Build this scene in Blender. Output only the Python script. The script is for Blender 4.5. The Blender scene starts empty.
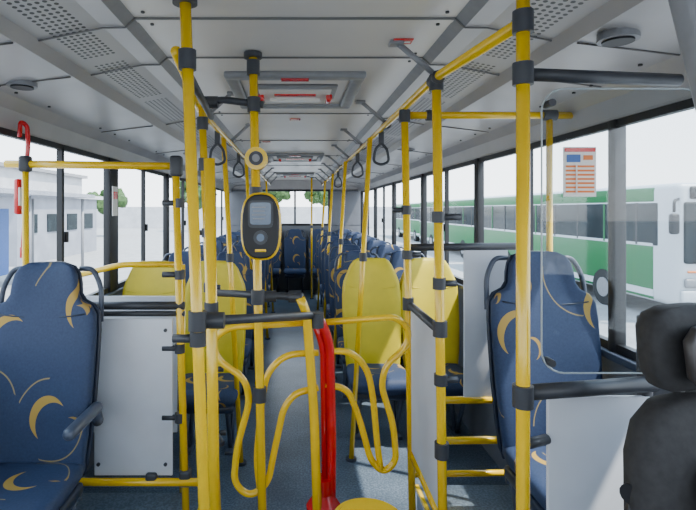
import bpy, bmesh, math
from mathutils import Vector, Matrix
S=bpy.context.scene

# ------------------------------------------------------------ materials
def mat(name,col,rough=.5,metal=0,noise=0,nscale=20,spec=.5,bump=0,coat=0):
    m=bpy.data.materials.new(name); m.use_nodes=True
    nt=m.node_tree; b=nt.nodes['Principled BSDF']
    b.inputs['Base Color'].default_value=(*col,1)
    b.inputs['Roughness'].default_value=rough
    b.inputs['Metallic'].default_value=metal
    b.inputs['Specular IOR Level'].default_value=spec
    b.inputs['Coat Weight'].default_value=coat
    b.inputs['Coat Roughness'].default_value=.12
    tc=nt.nodes.new('ShaderNodeTexCoord')
    n=nt.nodes.new('ShaderNodeTexNoise'); n.inputs['Scale'].default_value=nscale
    n.inputs['Detail'].default_value=4
    nt.links.new(tc.outputs['Object'],n.inputs['Vector'])
    if noise>0:
        r=nt.nodes.new('ShaderNodeValToRGB')
        r.color_ramp.elements[0].position=.3; r.color_ramp.elements[1].position=.7
        r.color_ramp.elements[0].color=(*[c*(1-noise) for c in col],1)
        r.color_ramp.elements[1].color=(*[min(1,c*(1+noise)) for c in col],1)
        nt.links.new(n.outputs['Fac'],r.inputs['Fac'])
        nt.links.new(r.outputs['Color'],b.inputs['Base Color'])
    if bump>0:
        bp=nt.nodes.new('ShaderNodeBump'); bp.inputs['Strength'].default_value=bump
        bp.inputs['Distance'].default_value=.002
        nt.links.new(n.outputs['Fac'],bp.inputs['Height']); nt.links.new(bp.outputs['Normal'],b.inputs['Normal'])
    return m

YEL=mat('yellow_paint',(.82,.51,.004),.22,noise=.06,nscale=8,coat=.3)
YSEAT=mat('yellow_vinyl',(.64,.50,.015),.5,noise=.10,nscale=6)
CLAMP=mat('clamp_grey_plastic',(.035,.038,.046),.45,noise=.15)
GREYP=mat('grey_plastic',(.055,.068,.10),.4,noise=.1)
LGREY=mat('support_grey',(.22,.22,.23),.4,noise=.1)
RED=mat('red_paint',(.58,.004,.008),.22,noise=.08,coat=.5)
BLACK=mat('black_rubber',(.006,.006,.008),.5,noise=.2)
WPANEL=mat('white_laminate',(.60,.63,.69),.35,noise=.10,nscale=3)
CEIL=mat('ceiling_panel',(.58,.545,.51),.30,noise=.05,nscale=2)
COVE=mat('cove_panel',(.36,.345,.345),.36,noise=.10,nscale=3)
SEAM=mat('seam_dark',(.03,.03,.03),.5,noise=.1)
SEAM2=mat('seam_grey',(.13,.125,.12),.5,noise=.1)
WALL=mat('wall_grey',(.13,.14,.16),.5,noise=.08,nscale=3)
DRV=mat('driver_seat_fabric',(.020,.019,.020),.8,noise=.3,nscale=60,bump=.3)
DRV2=mat('driver_seat_leather',(.036,.031,.030),.45,noise=.2,nscale=30)
SHELL=mat('seat_shell_plastic',(.014,.022,.045),.4,noise=.1)
SCREEN=mat('lcd_screen',(.09,.14,.22),.15,noise=.1)
GREEN=mat('bus_green',(.0,.13,.032),.35,noise=.05,spec=.3)
BWHITE=mat('bus_white',(.52,.55,.58),.35,noise=.03)
BGLASS=mat('bus_dark_glass',(.012,.02,.024),.25,noise=.3,nscale=2,spec=.12)
BLUE=mat('blue_sheet',(.05,.13,.38),.5,noise=.1)
BUILD=mat('building_plaster',(.50,.50,.52),.8,noise=.12,nscale=1)
BUILD2=mat('building_grey',(.28,.29,.33),.8,noise=.15,nscale=1)
LEAF=mat('foliage',(.04,.09,.02),.8,noise=.5,nscale=6)
TRUNK=mat('bark',(.10,.07,.05),.9,noise=.3)
PAPER=mat('paper_white',(.75,.73,.69),.6,noise=.03)
ORANGE=mat('paper_orange',(.75,.20,.04),.6,noise=.05)
TYRE=mat('tyre',(.015,.015,.015),.8,noise=.2)

def fabric():
    m=bpy.data.materials.new('blue_patterned_fabric'); m.use_nodes=True
    nt=m.node_tree; b=nt.nodes['Principled BSDF']; L=nt.links
    b.inputs['Roughness'].default_value=.62
    b.inputs['Specular IOR Level'].default_value=.35
    N=nt.nodes.new
    def M(op,a,c):
        q=N('ShaderNodeMath'); q.operation=op
        for i,v in enumerate((a,c)):
            if isinstance(v,(int,float)): q.inputs[i].default_value=v
            else: L.new(v,q.inputs[i])
        return q.outputs[0]
    tc=N('ShaderNodeTexCoord'); sp=N('ShaderNodeSeparateXYZ'); L.new(tc.outputs['Object'],sp.inputs[0])
    oi=N('ShaderNodeObjectInfo'); rnd=M('MULTIPLY',oi.outputs['Random'],20.0)
    v=M('SUBTRACT',sp.outputs['Z'],sp.outputs['Y'])
    cb=N('ShaderNodeCombineXYZ'); L.new(M('ADD',sp.outputs['X'],rnd),cb.inputs['X']); L.new(v,cb.inputs['Y'])
    def vor(scale,off):
        mo=N('ShaderNodeVectorMath'); mo.operation='ADD'; mo.inputs[1].default_value=off; L.new(cb.outputs[0],mo.inputs[0])
        q=N('ShaderNodeTexVoronoi'); q.voronoi_dimensions='2D'; q.inputs['Scale'].default_value=scale; q.inputs['Randomness'].default_value=.5
        L.new(mo.outputs[0],q.inputs['Vector']); return q.outputs['Distance']
    def noi(scale,off):
        mo=N('ShaderNodeVectorMath'); mo.operation='ADD'; mo.inputs[1].default_value=off; L.new(cb.outputs[0],mo.inputs[0])
        q=N('ShaderNodeTexNoise'); q.inputs['Scale'].default_value=scale; q.inputs['Detail'].default_value=0; L.new(mo.outputs[0],q.inputs['Vector']); return q.outputs['Fac']
    cres=M('MULTIPLY',M('LESS_THAN',vor(3.4,(0,0,0)),.25),M('GREATER_THAN',vor(3.4,(-.024,.020,0)),.25))
    cres2=M('MULTIPLY',M('LESS_THAN',vor(4.4,(.37,.61,0)),.17),M('GREATER_THAN',vor(4.4,(.37+.013,.61+.006,0)),.175))
    cres2=M('MULTIPLY',cres2,M('GREATER_THAN',noi(3,(3,1,0)),.50))
    dd=vor(2.6,(1.9,.2,0)); thin=M('MULTIPLY',M('MULTIPLY',M('GREATER_THAN',dd,.34),M('LESS_THAN',dd,.352)),M('GREATER_THAN',noi(4.5,(7,2,0)),.58))
    n=N('ShaderNodeTexNoise'); n.inputs['Scale'].default_value=120; L.new(tc.outputs['Object'],n.inputs['Vector'])
    r=N('ShaderNodeValToRGB'); r.color_ramp.elements[0].color=(.016,.029,.070,1); r.color_ramp.elements[1].color=(.034,.056,.118,1)
    L.new(n.outputs['Fac'],r.inputs['Fac'])
    cur=r.outputs['Color']
    for k,col in ((thin,(.26,.20,.09,1)),(cres2,(.32,.20,.05,1)),(cres,(.40,.25,.05,1))):
        mx=N('ShaderNodeMixRGB'); mx.inputs['Color2'].default_value=col
        L.new(k,mx.inputs['Fac']); L.new(cur,mx.inputs['Color1']); cur=mx.outputs['Color']
    L.new(cur,b.inputs['Base Color'])
    return m
FAB=fabric()

def perforated():
    m=bpy.data.materials.new('perforated_vent'); m.use_nodes=True
    nt=m.node_tree; b=nt.nodes['Principled BSDF']; L=nt.links; N=nt.nodes.new
    b.inputs['Roughness'].default_value=.4
    tc=N('ShaderNodeTexCoord'); sp=N('ShaderNodeSeparateXYZ'); L.new(tc.outputs['Object'],sp.inputs[0])
    ax=N('ShaderNodeMath'); ax.operation='ABSOLUTE'; L.new(sp.outputs['X'],ax.inputs[0])
    cb=N('ShaderNodeCombineXYZ'); L.new(ax.outputs[0],cb.inputs['X']); L.new(sp.outputs['Y'],cb.inputs['Y'])
    s=N('ShaderNodeVectorMath'); s.operation='MULTIPLY'; s.inputs[1].default_value=(50,40,1); L.new(cb.outputs[0],s.inputs[0])
    f=N('ShaderNodeVectorMath'); f.operation='FRACTION'; L.new(s.outputs[0],f.inputs[0])
    d=N('ShaderNodeVectorMath'); d.operation='DISTANCE'; d.inputs[1].default_value=(.5,.5,0); L.new(f.outputs[0],d.inputs[0])
    lt=N('ShaderNodeMath'); lt.operation='LESS_THAN'; lt.inputs[1].default_value=.31; L.new(d.outputs['Value'],lt.inputs[0])
    g=N('ShaderNodeMath'); g.operation='MULTIPLY'; g.inputs[1].default_value=1.6; L.new(sp.outputs['Y'],g.inputs[0])
    gf=N('ShaderNodeMath'); gf.operation='FRACT'; L.new(g.outputs[0],gf.inputs[0])
    gl=N('ShaderNodeMath'); gl.operation='LESS_THAN'; gl.inputs[1].default_value=.88; L.new(gf.outputs[0],gl.inputs[0])
    xa=N('ShaderNodeMath'); xa.operation='GREATER_THAN'; xa.inputs[1].default_value=.64; L.new(ax.outputs[0],xa.inputs[0])
    xb=N('ShaderNodeMath'); xb.operation='LESS_THAN'; xb.inputs[1].default_value=.76; L.new(ax.outputs[0],xb.inputs[0])
    cur=lt
    for q in (gl,xa,xb):
        mm=N('ShaderNodeMath'); mm.operation='MULTIPLY'; L.new(cur.outputs[0],mm.inputs[0]); L.new(q.outputs[0],mm.inputs[1]); cur=mm
    mx=N('ShaderNodeMixRGB'); mx.inputs['Color1'].default_value=(.38,.365,.365,1); mx.inputs['Color2'].default_value=(.008,.008,.008,1)
    L.new(cur.outputs[0],mx.inputs['Fac']); L.new(mx.outputs[0],b.inputs['Base Color'])
    return m
PERF=perforated()

def glass(name,tint,gl=.08):
    m=bpy.data.materials.new(name); m.use_nodes=True
    nt=m.node_tree; nt.nodes.clear(); N=nt.nodes.new; L=nt.links
    o=N('ShaderNodeOutputMaterial'); t=N('ShaderNodeBsdfTransparent'); t.inputs[0].default_value=(*tint,1)
    g=N('ShaderNodeBsdfGlossy'); g.inputs['Roughness'].default_value=.03
    x=N('ShaderNodeMixShader'); x.inputs[0].default_value=gl
    L.new(t.outputs[0],x.inputs[1]); L.new(g.outputs[0],x.inputs[2]); L.new(x.outputs[0],o.inputs[0])
    return m
GLASS=glass('window_glass',(.93,.96,.97),.012)
ACRYL=glass('acrylic_sheet',(.88,.90,.91),.035)
ACEDGE=mat('acrylic_edge',(.42,.46,.48),.2,noise=.05)

def floor_mat():
    m=bpy.data.materials.new('speckled_vinyl_floor'); m.use_nodes=True
    nt=m.node_tree; b=nt.nodes['Principled BSDF']; L=nt.links; N=nt.nodes.new
    b.inputs['Roughness'].default_value=.28
    tc=N('ShaderNodeTexCoord')
    n=N('ShaderNodeTexNoise'); n.inputs['Scale'].default_value=90; L.new(tc.outputs['Object'],n.inputs['Vector'])
    n2=N('ShaderNodeTexNoise'); n2.inputs['Scale'].default_value=3; n2.inputs['Detail'].default_value=5; L.new(tc.outputs['Object'],n2.inputs['Vector'])
    r=N('ShaderNodeValToRGB'); r.color_ramp.elements[0].position=.4; r.color_ramp.elements[1].position=.65
    r.color_ramp.elements[0].color=(.055,.080,.115,1); r.color_ramp.elements[1].color=(.14,.185,.24,1)
    L.new(n.outputs['Fac'],r.inputs['Fac'])
    r2=N('ShaderNodeValToRGB'); r2.color_ramp.elements[0].position=.3; r2.color_ramp.elements[1].position=.7; r2.color_ramp.elements[0].color=(.6,.6,.6,1); r2.color_ramp.elements[1].color=(1.3,1.25,1.2,1)
    L.new(n2.outputs['Fac'],r2.inputs['Fac'])
    mx=N('ShaderNodeMixRGB'); mx.blend_type='MULTIPLY'; mx.inputs['Fac'].default_value=1
    L.new(r.outputs[0],mx.inputs['Color1']); L.new(r2.outputs[0],mx.inputs['Color2']); L.new(mx.outputs[0],b.inputs['Base Color'])
    return m
FLOOR=floor_mat()
ASPH=mat('asphalt',(.30,.30,.30),.9,noise=.15,nscale=2)

# ------------------------------------------------------------ mesh builder
class B:
    def __init__(s): s.v=[];s.f=[];s.m=[];s.sm=[];s.mats=[]
    def mi(s,m):
        if m not in s.mats: s.mats.append(m)
        return s.mats.index(m)
    def add(s,vs,fs,m,smooth=False):
        o=len(s.v); s.v+= [tuple(v) for v in vs]; k=s.mi(m)
        for f in fs: s.f.append([i+o for i in f]); s.m.append(k); s.sm.append(smooth)
        return s
    def box(s,c,size,m,bev=0,rot=None,seg=2):
        bm=bmesh.new(); bmesh.ops.create_cube(bm,size=1)
        for v in bm.verts: v.co=Vector((v.co.x*size[0],v.co.y*size[1],v.co.z*size[2]))
        if bev>0: bmesh.ops.bevel(bm,geom=bm.edges[:],offset=bev,segments=seg,profile=.5,affect='EDGES')
        R=rot if rot else Matrix.Identity(3)
        bm.verts.index_update()
        vs=[R@v.co+Vector(c) for v in bm.verts]; fs=[[v.index for v in f.verts] for f in bm.faces]
        bm.free(); return s.add(vs,fs,m,bev>0)
    def loft(s,rings,m,cap=True,smooth=True):
        n=len(rings[0]); vs=[p for r in rings for p in r]; fs=[]
        for i in range(len(rings)-1):
            for j in range(n):
                a=i*n+j;b=i*n+(j+1)%n; fs.append([a,b,b+n,a+n])
        if cap: fs.append(list(range(n))[::-1]); fs.append([(len(rings)-1)*n+j for j in range(n)])
        return s.add(vs,fs,m,smooth)
    def tube(s,pts,r,m,bend=0,seg=12):
        P=[Vector(p) for p in pts]
        if bend>0 and len(P)>2:
            Q=[P[0]]
            for i in range(1,len(P)-1):
                a=P[i-1]-P[i]; c=P[i+1]-P[i]; d=min(bend,a.length*.48,c.length*.48)
                A=P[i]+a.normalized()*d; C=P[i]+c.normalized()*d
                for k in range(6):
                    t=k/5; Q.append(A*(1-t)**2+P[i]*2*t*(1-t)+C*t*t)
            Q.append(P[-1]); P=Q
        rings=[]; prev=None
        for i,p in enumerate(P):
            if i==0: t=P[1]-P[0]
            elif i==len(P)-1: t=P[-1]-P[-2]
            else: t=(P[i+1]-p).normalized()+(p-P[i-1]).normalized()
            t.normalize()
            if prev is None:
                u=Vector((0,0,1)) if abs(t.z)<.9 else Vector((1,0,0))
                u=(u-t*u.dot(t)).normalized()
            else: u=(prev-t*prev.dot(t)).normalized()
            prev=u; w=t.cross(u)
            rings.append([p+u*r*math.cos(2*math.pi*k/seg)+w*r*math.sin(2*math.pi*k/seg) for k in range(seg)])
        return s.loft(rings,m)
    def cyl(s,a,b,r,m,seg=20,r2=None):
        a=Vector(a);b=Vector(b);t=(b-a).normalized()
        u=Vector((0,0,1)) if abs(t.z)<.9 else Vector((1,0,0)); u=(u-t*u.dot(t)).normalized(); w=t.cross(u)
        r2=r if r2 is None else r2
        R=[[p+u*q*math.cos(2*math.pi*k/seg)+w*q*math.sin(2*math.pi*k/seg) for k in range(seg)] for p,q in((a,r),(b,r2))]
        n=seg; vs=R[0]+R[1]
        s.add(vs,[[j,(j+1)%n,(j+1)%n+n,j+n] for j in range(n)],m,True)
        return s.add(vs,[list(range(n))[::-1],[n+j for j in range(n)]],m,False)
    def prism(s,outline,y0,y1,m,ch=0):
        n=len(outline); cx=sum(p[0] for p in outline)/n; cz=sum(p[1] for p in outline)/n
        def ring(y,k): return [(cx+(p[0]-cx)*k,y,cz+(p[1]-cz)*k) for p in outline]
        rs=[ring(y0,1-ch),ring(y0+(y1-y0)*.15,1),ring(y1-(y1-y0)*.15,1),ring(y1,1-ch)] if ch else [ring(y0,1),ring(y1,1)]
        return s.loft(rs,m,smooth=False)
    def done(s,name,loc=(0,0,0)):
        me=bpy.data.meshes.new(name); me.from_pydata(s.v,[],s.f)
        for m in s.mats: me.materials.append(m)
        for p,k,sm in zip(me.polygons,s.m,s.sm): p.material_index=k; p.use_smooth=sm
        bm=bmesh.new(); bm.from_mesh(me); bmesh.ops.recalc_face_normals(bm,faces=bm.faces[:]); bm.to_mesh(me); bm.free()
        o=bpy.data.objects.new(name,me); o.location=loc; S.collection.objects.link(o); return o
def dup(o,loc,name=None):
    n=bpy.data.objects.new(name or o.name.split('.')[0],o.data); n.location=loc; S.collection.objects.link(n); return n
def sell(hw,hh,cx,cz,p=3,n=28):
    out=[]
    for k in range(n):
        a=2*math.pi*k/n;c=math.cos(a);q=math.sin(a)
        out.append((cx+hw*math.copysign(abs(c)**(2/p),c),cz+hh*math.copysign(abs(q)**(2/p),q)))
    return out
def rrect(hw,hh,cx,cz,r,n=6):
    out=[]
    for sx,sz,a0 in((1,1,0),(-1,1,90),(-1,-1,180),(1,-1,270)):
        for k in range(n+1):
            a=math.radians(a0+90*k/n); out.append((cx+sx*(hw-r)+r*math.cos(a),cz+sz*(hh-r)+r*math.sin(a)))
    return out
PR=.0165
def clamp(b,c,axis='z',l=.05,r=.023,m=None):
    c=Vector(c); d={'x':Vector((1,0,0)),'y':Vector((0,1,0)),'z':Vector((0,0,1))}[axis]*l/2
    b.cyl(c-d,c+d,r,m or CLAMP,16)

# ------------------------------------------------------------ shell
Y0,Y1=-1.3,10.0; W=1.27; SILL=1.02; WT=1.96
b=B(); b.box((0,(Y0+Y1)/2,-.05),(2.64,Y1-Y0,.1),FLOOR); b.done('floor')
b=B()
half=[(.50,2.20,CEIL),(.53,2.172,LGREY),(.60,2.172,COVE),(.80,2.132,PERF),(.825,2.095,COVE),(.875,2.125,SEAM),(1.20,2.085,COVE),(1.25,2.04,COVE),(1.27,1.97,COVE)]
b.add([(-.5,Y0,2.2),(.5,Y0,2.2),(.5,Y1,2.2),(-.5,Y1,2.2)],[[0,1,2,3]],CEIL)
for sx in(-1,1):
    for i in range(len(half)-1):
        x0,z0,_=half[i];x1,z1,mm=half[i+1]
        b.add([(sx*x0,Y0,z0),(sx*x1,Y0,z1),(sx*x1,Y1,z1),(sx*x0,Y1,z0)],[[0,1,2,3]],mm)
b.box((0,(Y0+Y1)/2,2.27),(2.64,Y1-Y0,.08),COVE)
b.done('ceiling')
k=0
for y in (.35,1.56,1.96,3.1,4.3,5.5,6.7,7.9,9.1):
    k+=1; b=B(); b.box((0,y,2.197),(1.0,.009,.005),SEAM2); b.box((0,y+.018,2.198),(1.0,.026,.003),CEIL)
    for sx in(-1,1):
        b.tube([(sx*.50,y,2.197),(sx*.53,y,2.169),(sx*.60,y,2.168),(sx*.8,y,2.128)],.003,SEAM2,seg=6)
        b.tube([(sx*.88,y,2.121),(sx*1.2,y,2.083)],.003,SEAM2,seg=6)
        b.cyl((sx*.46,y+.05,2.2),(sx*.46,y+.05,2.195),.006,SEAM,8); b.cyl((sx*.46,y-.05,2.2),(sx*.46,y-.05,2.195),.006,SEAM,8)
        for q in(.12,-.12,.4): b.cyl((sx*1.16,y+q,2.095),(sx*1.16,y+q,2.084),.007,SEAM,8)
    b.done('trim_%d'%k)
posts=[-1.2,.5,2.0,3.5,5.0,6.5,8.0,9.6]
n=0
for sx,nm in((-1,'left'),(1,'right')):
    b=B(); X=sx*(W+.03)
    b.box((X,(Y0+Y1)/2,SILL/2),(.06,Y1-Y0,SILL),WALL)
    b.box((X,(Y0+Y1)/2,(WT+2.3)/2),(.06,Y1-Y0,2.3-WT),COVE)
    b.box((sx*(W-.01),(Y0+Y1)/2,SILL+.0),(.03,Y1-Y0,.03),GREYP,.006)
    for y in posts:
        wd=.16 if (y==3.5 and sx<0) else (.045 if y==2.0 else .07)
        b.box((sx*(W+.018),y,(SILL+WT)/2),(.05,wd,WT-SILL),BLACK,.006)
    b.done('wall_'+nm)
    for i in range(len(posts)-1):
        n+=1; a=posts[i]+.02; c=posts[i+1]-.02; mid=(a+c)/2; b=B(); xg=sx*(W+.03)
        b.add([(xg,a,SILL),(xg,c,SILL),(xg,c,WT),(xg,a,WT)],[[0,1,2,3]],GLASS)
        fx=sx*(W+.02)
        b.box((fx,mid,SILL+.03),(.03,c-a,.035),BLACK); b.box((fx,mid,WT-.012),(.03,c-a,.035),BLACK)
        b.box((fx,mid,(SILL+WT)/2),(.03,.028,WT-SILL),BLACK)
        b.box((sx*(W+.0),mid+.03,1.45),(.02,.02,.06),BLACK,.004)
        b.done('window_%d'%n)
# rear wall
b=B(); yr=Y1+.03
b.box((0,yr,.65),(2.64,.06,1.3),WALL); b.box((0,yr,2.14),(2.64,.06,.3),COVE)
for sx in(-1,1): b.box((sx*1.0,yr,1.65),(.64,.06,.72),WALL)
b.done('wall_rear')
b=B(); b.add([(-.68,yr,1.3),(.68,yr,1.3),(.68,yr,2.0),(-.68,yr,2.0)],[[0,1,2,3]],GLASS)
for z in(1.31,1.99): b.box((0,yr-.02,z),(1.4,.05,.04),BLACK,.005)
for x in(-.68,0,.68): b.box((x,yr-.02,1.65),(.04,.05,.7),BLACK,.005)
b.done('window_rear')
# front wall with windscreen
b=B(); yf=Y0-.03
b.box((0,yf,.45),(2.64,.06,.9),WALL); b.box((0,yf,2.2),(2.64,.06,.2),COVE)
for sx in(-1,1): b.box((sx*1.28,yf,1.5),(.08,.06,1.3),BLACK)
b.done('wall_front')
b=B(); b.add([(-1.23,yf,.91),(1.23,yf,.91),(1.23,yf,2.09),(-1.23,yf,2.09)],[[0,1,2,3]],GLASS); b.box((0,yf,1.5),(.03,.03,1.17),BLACK); b.done('window_front')

# raised seat platforms
PL,PZR=.16,.20
for sx,xi,ya,yb,PZ in((-1,.46,1.45,2.55,PL),(1,.62,1.45,2.55,PZR)):
    b=B(); b.box((sx*(xi+W-.01)/2,(ya+yb)/2,PZ/2),(W-.01-xi,yb-ya,PZ),FLOOR,.006)
    b.box((sx*xi,(ya+yb)/2,PZ-.01),(.02,yb-ya,.024),YEL,.003); b.done('seat_platform')

# ------------------------------------------------------------ seats
def make_seat(name,face,side=-1,arm=True,broad=False):
    b=B()
    rows=[(.40,.180,.00,.07),(.44,.192,.003,.09),(.55,.203,.012,.095),(.70,.212,.03,.09),(.84,.216,.05,.085),(.95,.217,.066,.08),(1.02,.212,.076,.078),
          (1.055,.190,.082,.075),(1.075,.152,.085,.073),(1.10,.136,.089,.073),(1.14,.132,.095,.075),(1.18,.124,.10,.07),(1.21,.105,.105,.055),(1.225,.07,.108,.03)]
    if broad:
        rows=rows[:7]+[(1.06,.205,.082,.075),(1.10,.190,.088,.073),(1.14,.172,.094,.073),(1.18,.155,.10,.068),(1.215,.13,.105,.05),(1.232,.10,.108,.03)]
    N=32
    def ring(z,hw,yc,th,off,sc,bol):
        r=[]
        for k in range(N):
            a=2*math.pi*k/N;c=math.cos(a);q=math.sin(a);p=3.2
            x=hw*sc*math.copysign(abs(c)**(2/p),c); y=th/2*math.copysign(abs(q)**(2/p),q)
            r.append((x,yc+off+y-bol*(x/max(hw,.01))**2,z))
        return r
    b.loft([ring(z,hw,yc,th,0,1,.030) for z,hw,yc,th in rows],face)
    b.loft([ring(z,hw,yc,.03,th/2+.0,1.03,.030) for z,hw,yc,th in rows],face if broad else SHELL)
    for z,hw in((.60,.203),(1.03,.19)):
        yy=.004+ (z-.4)*.125
        b.tube([(x*hw,yy-.043-.03*(x*x)+(.010 if abs(x)>.8 else 0),z-.02*(1-x*x)) for x in[-.92,-.6,-.3,0,.3,.6,.92]],.003,face if broad else SHELL,seg=6)
    cu=[(-.44,.19,.405,.05),(-.43,.205,.42,.085),(-.39,.213,.43,.10),(-.25,.215,.43,.10),(-.08,.205,.425,.10),(.0,.19,.42,.09)]
    rr=[]
    for y,hw,zc,th in cu:
        r=[]
        for k in range(N):
            a=2*math.pi*k/N;c=math.cos(a);q=math.sin(a);p=3.2
            x=hw*math.copysign(abs(c)**(2/p),c); z=th/2*math.copysign(abs(q)**(2/p),q)
            r.append((x,y,zc+z+.018*(x/hw)**2))
        rr.append(r)
    b.loft(rr,FAB)
    b.box((0,-.21,.36),(.38,.40,.05),SHELL,.015)
    if not broad:
        for sx in(-1,1):
            b.tube([(sx*.11,.135,1.195),(sx*.165,.132,1.195),(sx*.205,.122,1.12),(sx*.210,.10,.98)],.011,GREYP,bend=.05,seg=8)
    for sx in(-.14,.14):
        b.tube([(sx,.02,.34),(sx,-.12,.02)],.016,GREYP,seg=8); b.tube([(sx,-.34,.34),(sx,-.16,.02)],.016,GREYP,seg=8)
        b.box((sx,-.14,.01),(.06,.2,.02),GREYP,.004)
    b.tube([(-.18,-.30,.325),(.18,-.30,.325)],.014,GREYP,seg=8)
    b.tube([(-.18,-.02,.325),(.18,-.02,.325)],.014,GREYP,seg=8)
    if arm:
        b.tube([(-side*.225,.03,.60),(-side*.235,-.02,.66)],.022,GREYP,seg=10)
        b.box((-side*.238,-.13,.672),(.045,.27,.042),GREYP,.018,seg=3)
    return b.done(name)
sA=make_seat('passenger_seat',FAB,-1,True); sA.location=(-1.01,1.96,PL)
sB=make_seat('passenger_seat',FAB,-1,False); sB.location=(1.02,2.01,PZR)
sY=make_seat('priority_seat',YSEAT,-1,False,True); sY.location=(.58,3.72,0)
dup(sY,(1.01,3.72,0),'priority_seat'); dup(sY,(-.57,3.5,0),'priority_seat'); dup(sY,(-1.01,3.5,0),'priority_seat')
for y in(4.5,5.3,6.1,6.9,7.7,8.5):
    for x in(.58,1.01): dup(sB,(x,y,0),'passenger_seat')
    for x in(-.58,-1.01): dup(sB,(x,y-.05,0),'passenger_seat')
for x in(-.96,-.48,0,.48,.96): dup(sB,(x,9.75,0),'passenger_seat')

# ------------------------------------------------------------ overhead rails & poles
b=B()
R=[(.57,1.25,2.07),(.50,1.76,2.07),(.49,2.24,2.06),(.50,9.2,2.06)]
b.tube(R,PR,YEL,bend=.08)
for y in(1.78,2.75,3.7,4.6,5.5,6.4,7.3,8.2,9.1):
    b.box((.36,y,2.193),(.05,.05,.014),LGREY,.004)
    b.tube([(.37,y,2.19),(.50,y,2.08)],.011,LGREY,seg=8); clamp(b,(.50,y,2.065),'y',.07,.024)
b.done('overhead_handrail')
b=B()
b.tube([(-.345,1.45,2.06),(-.44,2.3,2.06),(-.45,9.2,2.06)],PR,YEL,bend=.1)
for y in(2.55,3.5,4.4,5.3,6.2,7.1,8.0,9.0):
    b.box((-.32,y,2.193),(.05,.05,.014),LGREY,.004)
    b.tube([(-.33,y,2.19),(-.45,y,2.08)],.011,LGREY,seg=8); clamp(b,(-.45,y,2.065),'y',.07,.024)
b.done('overhead_handrail')
def pole(a,c,cl=(),r=PR,nm='handrail_pole',stubs=(),top=True):
    b=B(); a=Vector(a);c=Vector(c); b.tube([a,c],r,YEL,seg=16)
    def at(z): return a+(c-a)*((z-a.z)/(c.z-a.z))
    for z in cl: clamp(b,at(z),'z',.055,.025)
    for z,dx in stubs:
        p=at(z); clamp(b,p,'z',.04,.023); b.tube([p,p+Vector((dx,0,0))],.012,CLAMP,seg=8)
    if top: b.cyl(a-Vector((0,0,.02)),a+Vector((0,0,.0)),.035,CLAMP,16)
    b.cyl(c,c+Vector((0,0,.015)),.035,CLAMP,16)
    return b.done(nm)
pole((-.308,1.40,2.197),(-.225,1.40,0),cl=(2.02,1.29),stubs=((1.24,-.07),))
pole((-.41,2.20,2.06),(-.33,2.20,0),cl=(1.98,1.8),stubs=((1.5,-.06),(1.26,.05),(.9,.05),(.62,.05)),top=False)
pole((-.30,1.75,1.78),(-.275,1.75,0),cl=(1.25,),top=False,r=.02)
pole((.57,1.25,2.185),(.57,1.25,0),cl=(2.07,1.94,1.135))
pole((.50,1.77,2.07),(.53,1.77,0),cl=(2.05,1.18,.75),stubs=((1.575,.08),(1.34,.06),(1.0,.06)),top=False)
pole((.49,2.24,2.06),(.53,2.24,0),cl=(2.02,1.18),stubs=((1.6,-.06),(1.4,.06),),top=False)
for y in(3.45,5.0,6.6,8.2): pole((.48,y-.25,2.06),(.36,y-.25,0),cl=(1.3,),top=False)
for y in(3.15,4.6,6.2,7.8): pole((-.45,y,2.06),(-.34,y,0),cl=(1.3,),top=False)
pole((.30,9.0,2.197),(.30,9.0,0),cl=(1.3,))
pole((-.16,1.9,2.197),(-.115,1.9,0),cl=(2.14,2.0,1.66,1.27,.9))
b=B()
b.tube([(-.36,1.98,2.01),(-.30,1.94,2.03),(-.12,1.9,2.0)],.014,CLAMP,bend=.05)
b.tube([(-.31,1.42,2.0),(-.36,2.15,2.0)],.013,CLAMP)
clamp(b,(-.33,1.95,2.02),'x',.06,.024); b.done('pole_cross_brace')

# ---- left partition frame
b=B(); yp=2.17
b.tube([(-1.255,yp,1.80),(-.52,yp,1.79)],PR,YEL)
b.tube([(-.52,yp,1.81),(-.47,yp,PL)],PR,YEL)
b.tube([(-1.17,yp,1.80),(-1.165,yp,PL)],.014,YEL)
b.tube([(-1.17,yp,.42),(-.34,yp-.02,.43)],PR,YEL)
b.box((-.515,yp,1.79),(.05,.05,.09),CLAMP,.01); b.box((-1.17,yp,1.80),(.045,.045,.07),CLAMP,.01)
b.tube([(-.95,yp,1.185),(-.48,yp,1.185)],.018,CLAMP); b.tube([(-.95,yp,1.15),(-.48,yp,1.15)],.012,CLAMP)
for z in(1.63,1.32,1.0,.70): b.tube([(-.50,yp,z),(-.575,yp,z)],.013,CLAMP,seg=8); clamp(b,(-.50,yp,z),'z',.04,.022)
b.box((-.62,yp,.44),(.05,.05,.05),CLAMP,.01); b.box((-.475,yp,.44),(.05,.05,.07),CLAMP,.01)
b.box((-.70,yp,.79),(.34,.012,.68),WPANEL,.004)
for x in(-.85,-.56):
    for z in(.5,1.08): b.cyl((x,yp-.012,z),(x,yp-.004,z),.008,CLAMP,10)
b.done('partition_frame')
b=B(); b.tube([(-1.2,2.75,1.24),(-.95,2.75,1.30),(-.62,2.75,1.30)],PR,YEL,bend=.05); b.tube([(-.62,2.75,1.30),(-.62,2.75,0)],PR,YEL)
b.box((-.9,2.76,.75),(.5,.012,.75),WPANEL); b.done('partition_frame')

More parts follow.
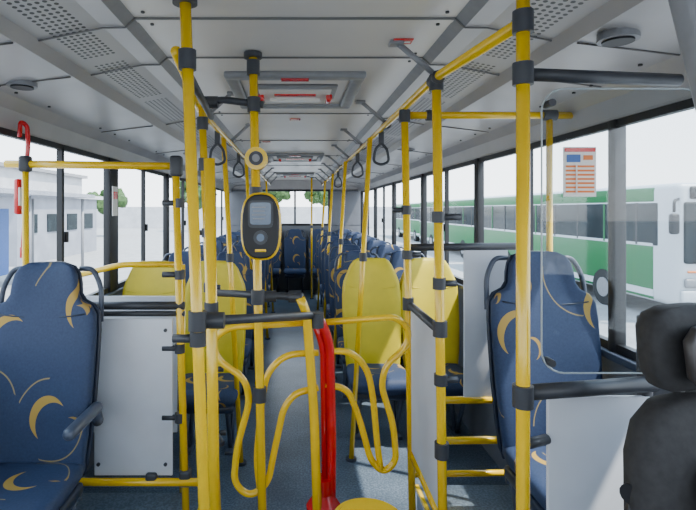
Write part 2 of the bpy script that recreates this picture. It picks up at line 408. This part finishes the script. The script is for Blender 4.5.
# ---- right partition frame
b=B(); yp=2.27
b.tube([(.49,yp,2.03),(1.255,yp,2.03)],PR,YEL)
b.tube([(1.155,yp,2.03),(1.155,yp,PZR)],.014,YEL)
clamp(b,(1.155,yp,2.03),'x',.06,.025); clamp(b,(.62,yp,2.03),'x',.05,.025)
b.tube([(.50,yp,1.43),(1.0,yp,1.435)],.017,CLAMP)
b.tube([(.52,yp,.735),(1.0,yp,.74)],PR,YEL); b.tube([(.52,yp,.55),(1.16,yp,.56)],PR,YEL)
b.tube([(.52,yp,.40),(1.16,yp,.41)],.014,YEL)
b.box((.865,yp,1.085),(.20,.012,.67),WPANEL,.004)
b.done('partition_frame')
b=B()
b.tube([(.51,1.77,1.175),(.515,2.24,1.175)],.017,CLAMP)
b.tube([(.52,1.77,.50),(.525,2.24,.50)],.015,YEL)
b.add([(.512,1.79,.53),(.518,2.22,.53),(.514,2.22,1.16),(.510,1.79,1.16),(.524,1.79,.53),(.530,2.22,.53),(.526,2.22,1.16),(.522,1.79,1.16)],
      [[0,1,2,3],[4,5,6,7],[0,1,5,4],[3,2,6,7],[0,3,7,4],[1,2,6,5]],WPANEL)
b.done('side_panel')
# acrylic driver divider
b=B()
b.tube([(.57,1.27,1.945),(1.02,1.33,1.945)],.017,CLAMP)
b.tube([(.57,1.27,1.135),(.94,1.31,1.145)],.020,CLAMP)
ol=rrect(.215,.375,.865,1.545,.06)
b.prism(ol,1.315,1.321,ACRYL)
b.tube([(p[0],1.318,p[1]) for p in ol]+[(ol[0][0],1.318,ol[0][1])],.0025,ACEDGE,seg=6)
b.box((.80,1.32,.60),(.27,.014,1.02),WPANEL,.004)
b.box((.93,1.33,.72),(.03,.03,1.2),CLAMP,.006)
b.tube([(.57,1.27,1.0),(.66,1.31,1.0)],.013,CLAMP)
for z in(1.88,1.2): b.cyl((.67,1.30,z),(.67,1.335,z),.010,CLAMP,12)
b.done('driver_partition')
b=B(); b.box((.745,1.309,1.70),(.085,.003,.130),PAPER)
b.box((.745,1.3065,1.757),(.080,.002,.010),RED); b.box((.728,1.3065,1.735),(.035,.002,.020),BLUE); b.box((.766,1.3065,1.737),(.024,.002,.012),ORANGE)
for i in range(7): b.box((.745,1.3065,1.714-i*.011),(.074,.002,.0052),ORANGE)
b.box((.735,1.305,1.681),(.003,.002,.075),PAPER)
b.done('notice_poster')

# driver seat
b=B(); N=32
def rg(z,hw,yc,th,cx,p=3.2):
    r=[]
    for k in range(N):
        a=2*math.pi*k/N;c=math.cos(a);q=math.sin(a)
        x=hw*math.copysign(abs(c)**(2/p),c); r.append((cx+x,yc+th/2*math.copysign(abs(q)**(2/p),q)-.03*(x/hw)**2,z))
    return r
HXD=.865;BXD=.90
b.loft([rg(z,h,y,t,HXD) for z,h,y,t in[(1.225,.09,1.07,.05),(1.235,.12,1.07,.09),(1.26,.131,1.072,.105),(1.30,.135,1.075,.11),(1.35,.135,1.08,.11),(1.378,.124,1.084,.09),(1.392,.10,1.085,.06),(1.397,.06,1.085,.03)]],DRV)
b.loft([rg(z,h,y,t,HXD) for z,h,y,t in[(1.25,.07,1.005,.03),(1.27,.095,1.003,.045),(1.34,.10,1.008,.045),(1.365,.08,1.015,.03)]],DRV2)
b.loft([rg(z,h,y,t,BXD) for z,h,y,t in[(.62,.20,.98,.10),(.75,.23,.99,.13),(.95,.235,1.02,.13),(1.10,.225,1.04,.12),(1.16,.205,1.05,.11),(1.20,.17,1.055,.09),(1.215,.12,1.055,.05)]],DRV)
b.loft([rg(z,h,y,t,BXD) for z,h,y,t in[(.66,.12,.93,.05),(.75,.14,.925,.06),(.95,.14,.945,.07),(1.08,.13,.975,.06),(1.12,.10,.985,.04)]],DRV2)
b.tube([(BXD-.205,1.0,.7),(BXD-.21,.985,.9),(BXD-.20,.995,1.08),(BXD-.15,1.01,1.16),(BXD,1.03,1.18)],.008,DRV2,bend=.05,seg=8)
for x in(.82,.91): b.cyl((x,1.06,1.19),(x,1.07,1.25),.008,LGREY,10)
b.box((.90,.80,.56),(.46,.48,.14),DRV,.05,seg=4); b.box((.90,.80,.40),(.34,.36,.20),BLACK,.02); b.box((.90,.80,.15),(.42,.42,.30),CLAMP,.02)
b.tube([(.70,1.03,1.03),(.675,1.0,1.0),(.67,.97,.80)],.012,BLACK,bend=.03); b.cyl((.70,1.02,1.03),(.67,1.0,1.03),.02,BLACK,14); b.done('driver_seat')
b=B(); R2=Matrix.Rotation(math.radians(-14),3,'Y')
b.box((.735,.92,1.93),(.035,.05,.62),LGREY,.008,rot=R2)
b.box((.765,.95,1.93),(.025,.03,.62),BLACK,.006,rot=R2); b.done('driver_cab_post')

# ------------------------------------------------------------ turnstile
HX,HY=.10,2.0
b=B()
Lo=[(-.008,1.152),(-.355,1.145),(-.42,1.10),(-.405,1.02),(-.295,.945),(-.275,.86),(-.325,.68),(-.338,.54),(-.275,.482),(-.205,.53),(-.188,.62),(-.145,.82),(-.10,.875),(-.008,.89)]
Li=[(-.008,1.03),(-.14,1.03),(-.212,.96),(-.232,.84),(-.250,.62),(-.235,.497)]
Ro=[(.008,1.15),(.315,1.162),(.37,1.11),(.355,1.035),(.27,.965),(.252,.88),(.304,.72),(.315,.57),(.262,.525),(.208,.58),(.16,.76),(.112,.88),(.02,.90)]
Ri=[(.02,1.035),(.125,1.03),(.195,.955),(.218,.84),(.236,.64),(.25,.54)]
for g,ys in((Lo,-.06),(Li,-.06),(Ro,.05),(Ri,.05)):
    b.tube([(HX+x,HY+ys*min(1,abs(x)/.3),z) for x,z in g],.0135,YEL,bend=.055,seg=12)
b.tube([(.02,1.93,1.26),(.045,1.94,1.20),(.075,1.95,.8),(.10,1.96,.0)],.018,YEL,bend=.1)
b.tube([(.055,1.97,1.17),(.10,1.99,1.165),(.138,2.0,1.07),(.146,2.0,.7),(.143,2.0,.0)],.0195,RED,bend=.10,seg=18)
b.tube([(.075,1.985,1.155),(.112,2.0,1.05),(.118,2.0,.5)],.012,RED,bend=.05,seg=12)
b.cyl((.115,2.0,0),(.115,2.0,.42),.085,RED,28,r2=.07); b.cyl((.115,2.0,.42),(.115,2.0,.47),.07,RED,28,r2=.035); b.cyl((.115,2,.47),(.115,2,.53),.035,RED,24)
clamp(b,(.085,1.96,1.17),'z',.06,.028)
b.tube([(-.36,2.12,1.25),(.03,1.94,1.262)],.015,CLAMP); b.tube([(-.27,1.42,1.285),(.06,1.94,1.19)],.015,CLAMP)
b.tube([(-.34,2.17,.62),(-.31,2.1,.62)],.015,CLAMP)
for p in((-.10,1.99,1.256),(.0,1.96,1.26)): clamp(b,p,'x',.05,.023)
clamp(b,(-.25,1.45,1.28),'x',.09,.024)
b.done('turnstile')
b=B()
b.cyl((.235,1.60,0),(.235,1.60,.59),.132,YEL,40); b.cyl((.235,1.60,.59),(.235,1.60,.615),.132,YEL,40,r2=.112)
b.cyl((.235,1.60,.615),(.235,1.60,.62),.10,YEL,40,r2=.095); b.cyl((.235,1.60,0),(.235,1.60,.04),.15,CLAMP,40); b.done('turnstile_housing')

# validator
b=B(); cx,cz,vy=-.125,1.54,1.86
b.prism(sell(.075,.125,cx,cz,2.8),vy-.03,vy+.03,YEL,.08)
b.prism(sell(.067,.117,cx,cz,2.8),vy-.045,vy-.025,BLACK,.05)
b.prism(sell(.046,.050,cx,cz+.045,7),vy-.049,vy-.044,CLAMP)
b.prism(sell(.038,.040,cx,cz+.047,8),vy-.052,vy-.046,SCREEN)
for i in range(4): b.box((cx-.006,vy-.0525,cz+.07-i*.014),(.05-.008*(i%2),.001,.003),LGREY)
b.cyl((cx,vy-.05,cz-.04),(cx,vy-.044,cz-.04),.026,CLAMP,28); b.cyl((cx,vy-.052,cz-.04),(cx,vy-.049,cz-.04),.014,SCREEN,24)
b.box((cx,vy-.048,cz-.087),(.04,.004,.01),YEL,.002)
b.box((cx,vy+.035,cz),(.05,.03,.08),CLAMP,.006); b.done('fare_validator')
b=B(); b.cyl((-.143,1.89,1.79),(-.143,1.835,1.79),.042,YEL,28); b.cyl((-.143,1.835,1.79),(-.143,1.828,1.79),.026,CLAMP,28); b.cyl((-.143,1.828,1.79),(-.143,1.822,1.79),.014,LGREY,20)
b.done('security_camera')

# roof hatches
def hatch(y,w=.56,l=.62):
    b=B(); z=2.19
    for sx in(-1,1): b.box((sx*w/2,y,z),(.06,l,.035),LGREY,.012)
    for sy in(-1,1): b.box((0,y+sy*l/2,z),(w+.06,.06,.035),LGREY,.012)
    b.box((0,y,2.194),(w-.06,l-.06,.012),CEIL,.004)
    b.box((0,y-.0,2.182),(w*.72,l*.55,.02),LGREY,.01); b.box((0,y,2.170),(w*.62,l*.42,.01),CEIL,.004)
    b.box((0,y-.05,2.162),(w*.36,.028,.006),RED); b.box((0,y+.05,2.162),(w*.45,.04,.006),PAPER)
    for sx in(-1,1): b.box((sx*w*.30,y,2.155),(.03,.10,.03),RED,.008)
    b.box((0,y-l/2-.0,2.170),(.12,.035,.006),RED); return b.done('roof_hatch')
hatch(2.5); hatch(5.6); hatch(8.4)
for x,y in((.38,1.77),(0.0,3.3),(-.25,4.4)):
    b=B(); b.box((x,y,2.197),(.07,.05,.004),RED); b.box((x,y,2.194),(.055,.012,.002),PAPER); b.done('exit_sticker')
for x,y,z in((-1.08,1.98,2.09),(.95,1.47,2.10),(-.95,4.5,2.10),(.95,4.2,2.10)):
    b=B(); b.cyl((x,y,z+.02),(x,y,z-.002),.055,LGREY,28); b.cyl((x,y,z-.002),(x,y,z-.008),.042,BLACK,28); b.done('ceiling_speaker')
def strap(x,y):
    b=B(); b.box((x,y,2.03),(.03,.028,.10),CLAMP,.006)
    b.tube([(x,y,1.99),(x-.035,y,1.95),(x-.045,y,1.88),(x,y,1.86),(x+.045,y,1.88),(x+.035,y,1.95),(x,y,1.99)],.008,CLAMP,bend=.02,seg=8); b.done('grab_strap')
for y in(2.9,4.0,5.8): strap(-.45,y); strap(.50,y)
# emergency hammer w/ red holder
b=B(); hy=2.26
b.box((-1.24,hy,1.66),(.03,.07,.16),RED,.01); b.tube([(-1.225,hy,1.74),(-1.20,hy-.01,1.88),(-1.205,hy-.01,1.98),(-1.235,hy-.01,2.0),(-1.245,hy,1.93)],.010,RED,bend=.04)
b.box((-1.222,hy-.03,1.66),(.01,.03,.08),PAPER,.002); b.tube([(-1.225,hy,1.59),(-1.225,hy-.02,1.42)],.005,RED); b.box((-1.22,hy-.02,1.41),(.02,.02,.05),RED,.004); b.done('emergency_hammer')
b=B(); b.box((-1.232,3.42,1.66),(.006,.09,.2),PAPER); b.box((-1.228,3.42,1.70),(.004,.07,.05),RED); b.done('window_notice')

# ------------------------------------------------------------ outside
GZ=-.95
b=B(); b.box((0,20,GZ-.1),(260,260,.2),ASPH); b.done('ground')
def bus(name,x,y,c1,L=12):
    b=B(); w=2.5
    b.box((0,0,1.78),(w,L,2.75),BWHITE,.16,seg=4)
    b.box((0,.3,1.10),(w+.03,L-.9,1.25),c1,.02); b.box((0,.3,2.90),(w+.02,L-.8,.36),c1,.05)
    b.box((0,.2,2.22),(w+.035,L-.8,1.0),BGLASS,.03)
    for i in range(8): b.box((0,-L/2+1.3+i*(L-1.8)/8,2.22),(w+.05,.07,1.0),c1 if i%3==1 else BLACK)
    b.box((0,.3,1.86-.12),(w+.04,L-.9,.07),BWHITE)
    b.box((0,.3,.62),(w+.04,L-.9,.16),BWHITE)
    b.box((0,-L/2-.0,2.05),(w-.25,.06,1.35),BGLASS,.05,seg=3); b.box((0,-L/2-.01,2.93),(w-.5,.06,.28),BLACK,.04)
    b.box((0,-L/2-.02,.62),(w-.1,.08,.35),BWHITE,.05)
    for sx in(-1,1):
        b.box((sx*.92,-L/2-.03,.95),(.42,.08,.2),LGREY,.05,seg=3)
        b.box((sx*.92,-L/2-.04,1.2),(.3,.05,.05),ORANGE,.02)
        b.tube([(sx*1.15,-L/2+.1,2.8),(sx*1.45,-L/2-.15,2.75),(sx*1.45,-L/2-.15,2.5)],.03,BLACK,bend=.1,seg=8); b.box((sx*1.45,-L/2-.15,2.25),(.2,.12,.45),BLACK,.05)
        for yy in(-L/2+2.6,L/2-3.2):
            b.cyl((sx*(w/2-.28),yy,.48),(sx*(w/2+.03),yy,.48),.48,TYRE,28); b.cyl((sx*(w/2),yy,.48),(sx*(w/2+.05),yy,.48),.26,LGREY,20)
    b.tube([(-.5,-L/2-.06,1.4),(.1,-L/2-.06,1.75)],.015,BLACK,seg=6); b.tube([(.6,-L/2-.06,1.4),(1.0,-L/2-.06,1.75)],.015,BLACK,seg=6)
    o=b.done(name); o.location=(x,y,GZ); return o
bus('city_bus',9.6,16.9,GREEN); bus('city_bus',10.2,30,GREEN); bus('city_bus',13.6,17.4,GREEN); bus('city_bus',11.0,44,GREEN)
b=B(); b.box((-27,34,2.0),(8,40,6),BUILD)
for i in range(9): b.box((-22.98,17+i*4.2,2.6),(.1,2.2,1.3),BGLASS)
b.box((-26.9,34,5.1),(8.6,41,.3),LGREY); b.done('depot_building',(0,0,GZ+1))
b=B(); b.box((-14,27,1.6),(3,9,3.2),BUILD2); b.box((-14,27,3.3),(3.6,9.6,.2),BUILD)
for i in range(4): b.box((-12.48,23.6+i*2.2,1.9),(.06,1.2,.9),BGLASS)
b.box((-14,22.48,1.1),(1.0,.06,2.2),BLUE); b.box((-14.9,22.48,1.9),(.5,.06,.6),BGLASS); b.done('guard_house',(0,0,GZ))
b=B()
for y in(12,16,20):
    for x in(-10.5,-8.5): b.tube([(x,y,0),(x,y,3.0)],.06,LGREY,seg=10)
b.box((-9.5,16,3.1),(2.6,9,.14),BUILD2); b.box((-10.5,17.2,1.4),(.06,2.2,2.4),BLUE); b.done('bus_shelter',(0,0,GZ))
import random
random.seed(4)
def tree(x,y,h):
    b=B(); b.tube([(0,0,0),(.1,.05,h*.4),(0,0,h*.65)],.14,TRUNK,seg=10)
    for a in range(4): b.tube([(0,0,h*.5),(math.cos(a*1.6)*h*.18,math.sin(a*1.6)*h*.18,h*.72)],.06,TRUNK,seg=8)
    for k in range(26):
        bm=bmesh.new(); bmesh.ops.create_icosphere(bm,subdivisions=2,radius=h*random.uniform(.09,.15))
        c=Vector((random.gauss(0,h*.15),random.gauss(0,h*.15),h*.78+random.gauss(0,h*.09)))
        vs=[v.co*random.uniform(.8,1.2)+c for v in bm.verts]; fs=[[v.index for v in f.verts] for f in bm.faces]; bm.free(); b.add(vs,fs,LEAF)
    b.done('tree',(x,y,GZ))
for x,y,h in((-18,48,4.5),(-12,60,6),(-3,62,6),(4,60,6)): tree(x,y,h)
b=B(); b.box((0,70,1.5),(120,.3,3),BUILD); b.done('perimeter_wall',(0,0,GZ))

# ------------------------------------------------------------ light & camera
w=bpy.data.worlds.new('sky'); S.world=w; w.use_nodes=True; nt=w.node_tree
bg=nt.nodes['Background']; tc=nt.nodes.new('ShaderNodeTexCoord'); sp=nt.nodes.new('ShaderNodeSeparateXYZ'); rp=nt.nodes.new('ShaderNodeValToRGB')
nt.links.new(tc.outputs['Generated'],sp.inputs[0]); nt.links.new(sp.outputs['Z'],rp.inputs['Fac'])
rp.color_ramp.elements[0].position=0; rp.color_ramp.elements[0].color=(.93,.96,1,1)
rp.color_ramp.elements[1].position=.7; rp.color_ramp.elements[1].color=(.55,.75,1,1)
nt.links.new(rp.outputs['Color'],bg.inputs['Color']); bg.inputs['Strength'].default_value=5.2
sl=bpy.data.lights.new('sun','SUN'); sl.energy=12; sl.angle=.02; sl.color=(1,.95,.87)
so=bpy.data.objects.new('sun',sl); S.collection.objects.link(so)
so.rotation_euler=Vector((-.48,.22,-1.0)).to_track_quat('-Z','Y').to_euler()
cd=bpy.data.cameras.new('camera'); cam=bpy.data.objects.new('camera',cd); S.collection.objects.link(cam)
cam.location=(0,0,1.6); cam.rotation_euler=(math.radians(90),0,0)
cd.sensor_width=36; cd.lens=500/696*36; cd.shift_x=(348-295)/696; cd.shift_y=-45/696; cd.clip_start=.05; cd.clip_end=500
S.camera=cam
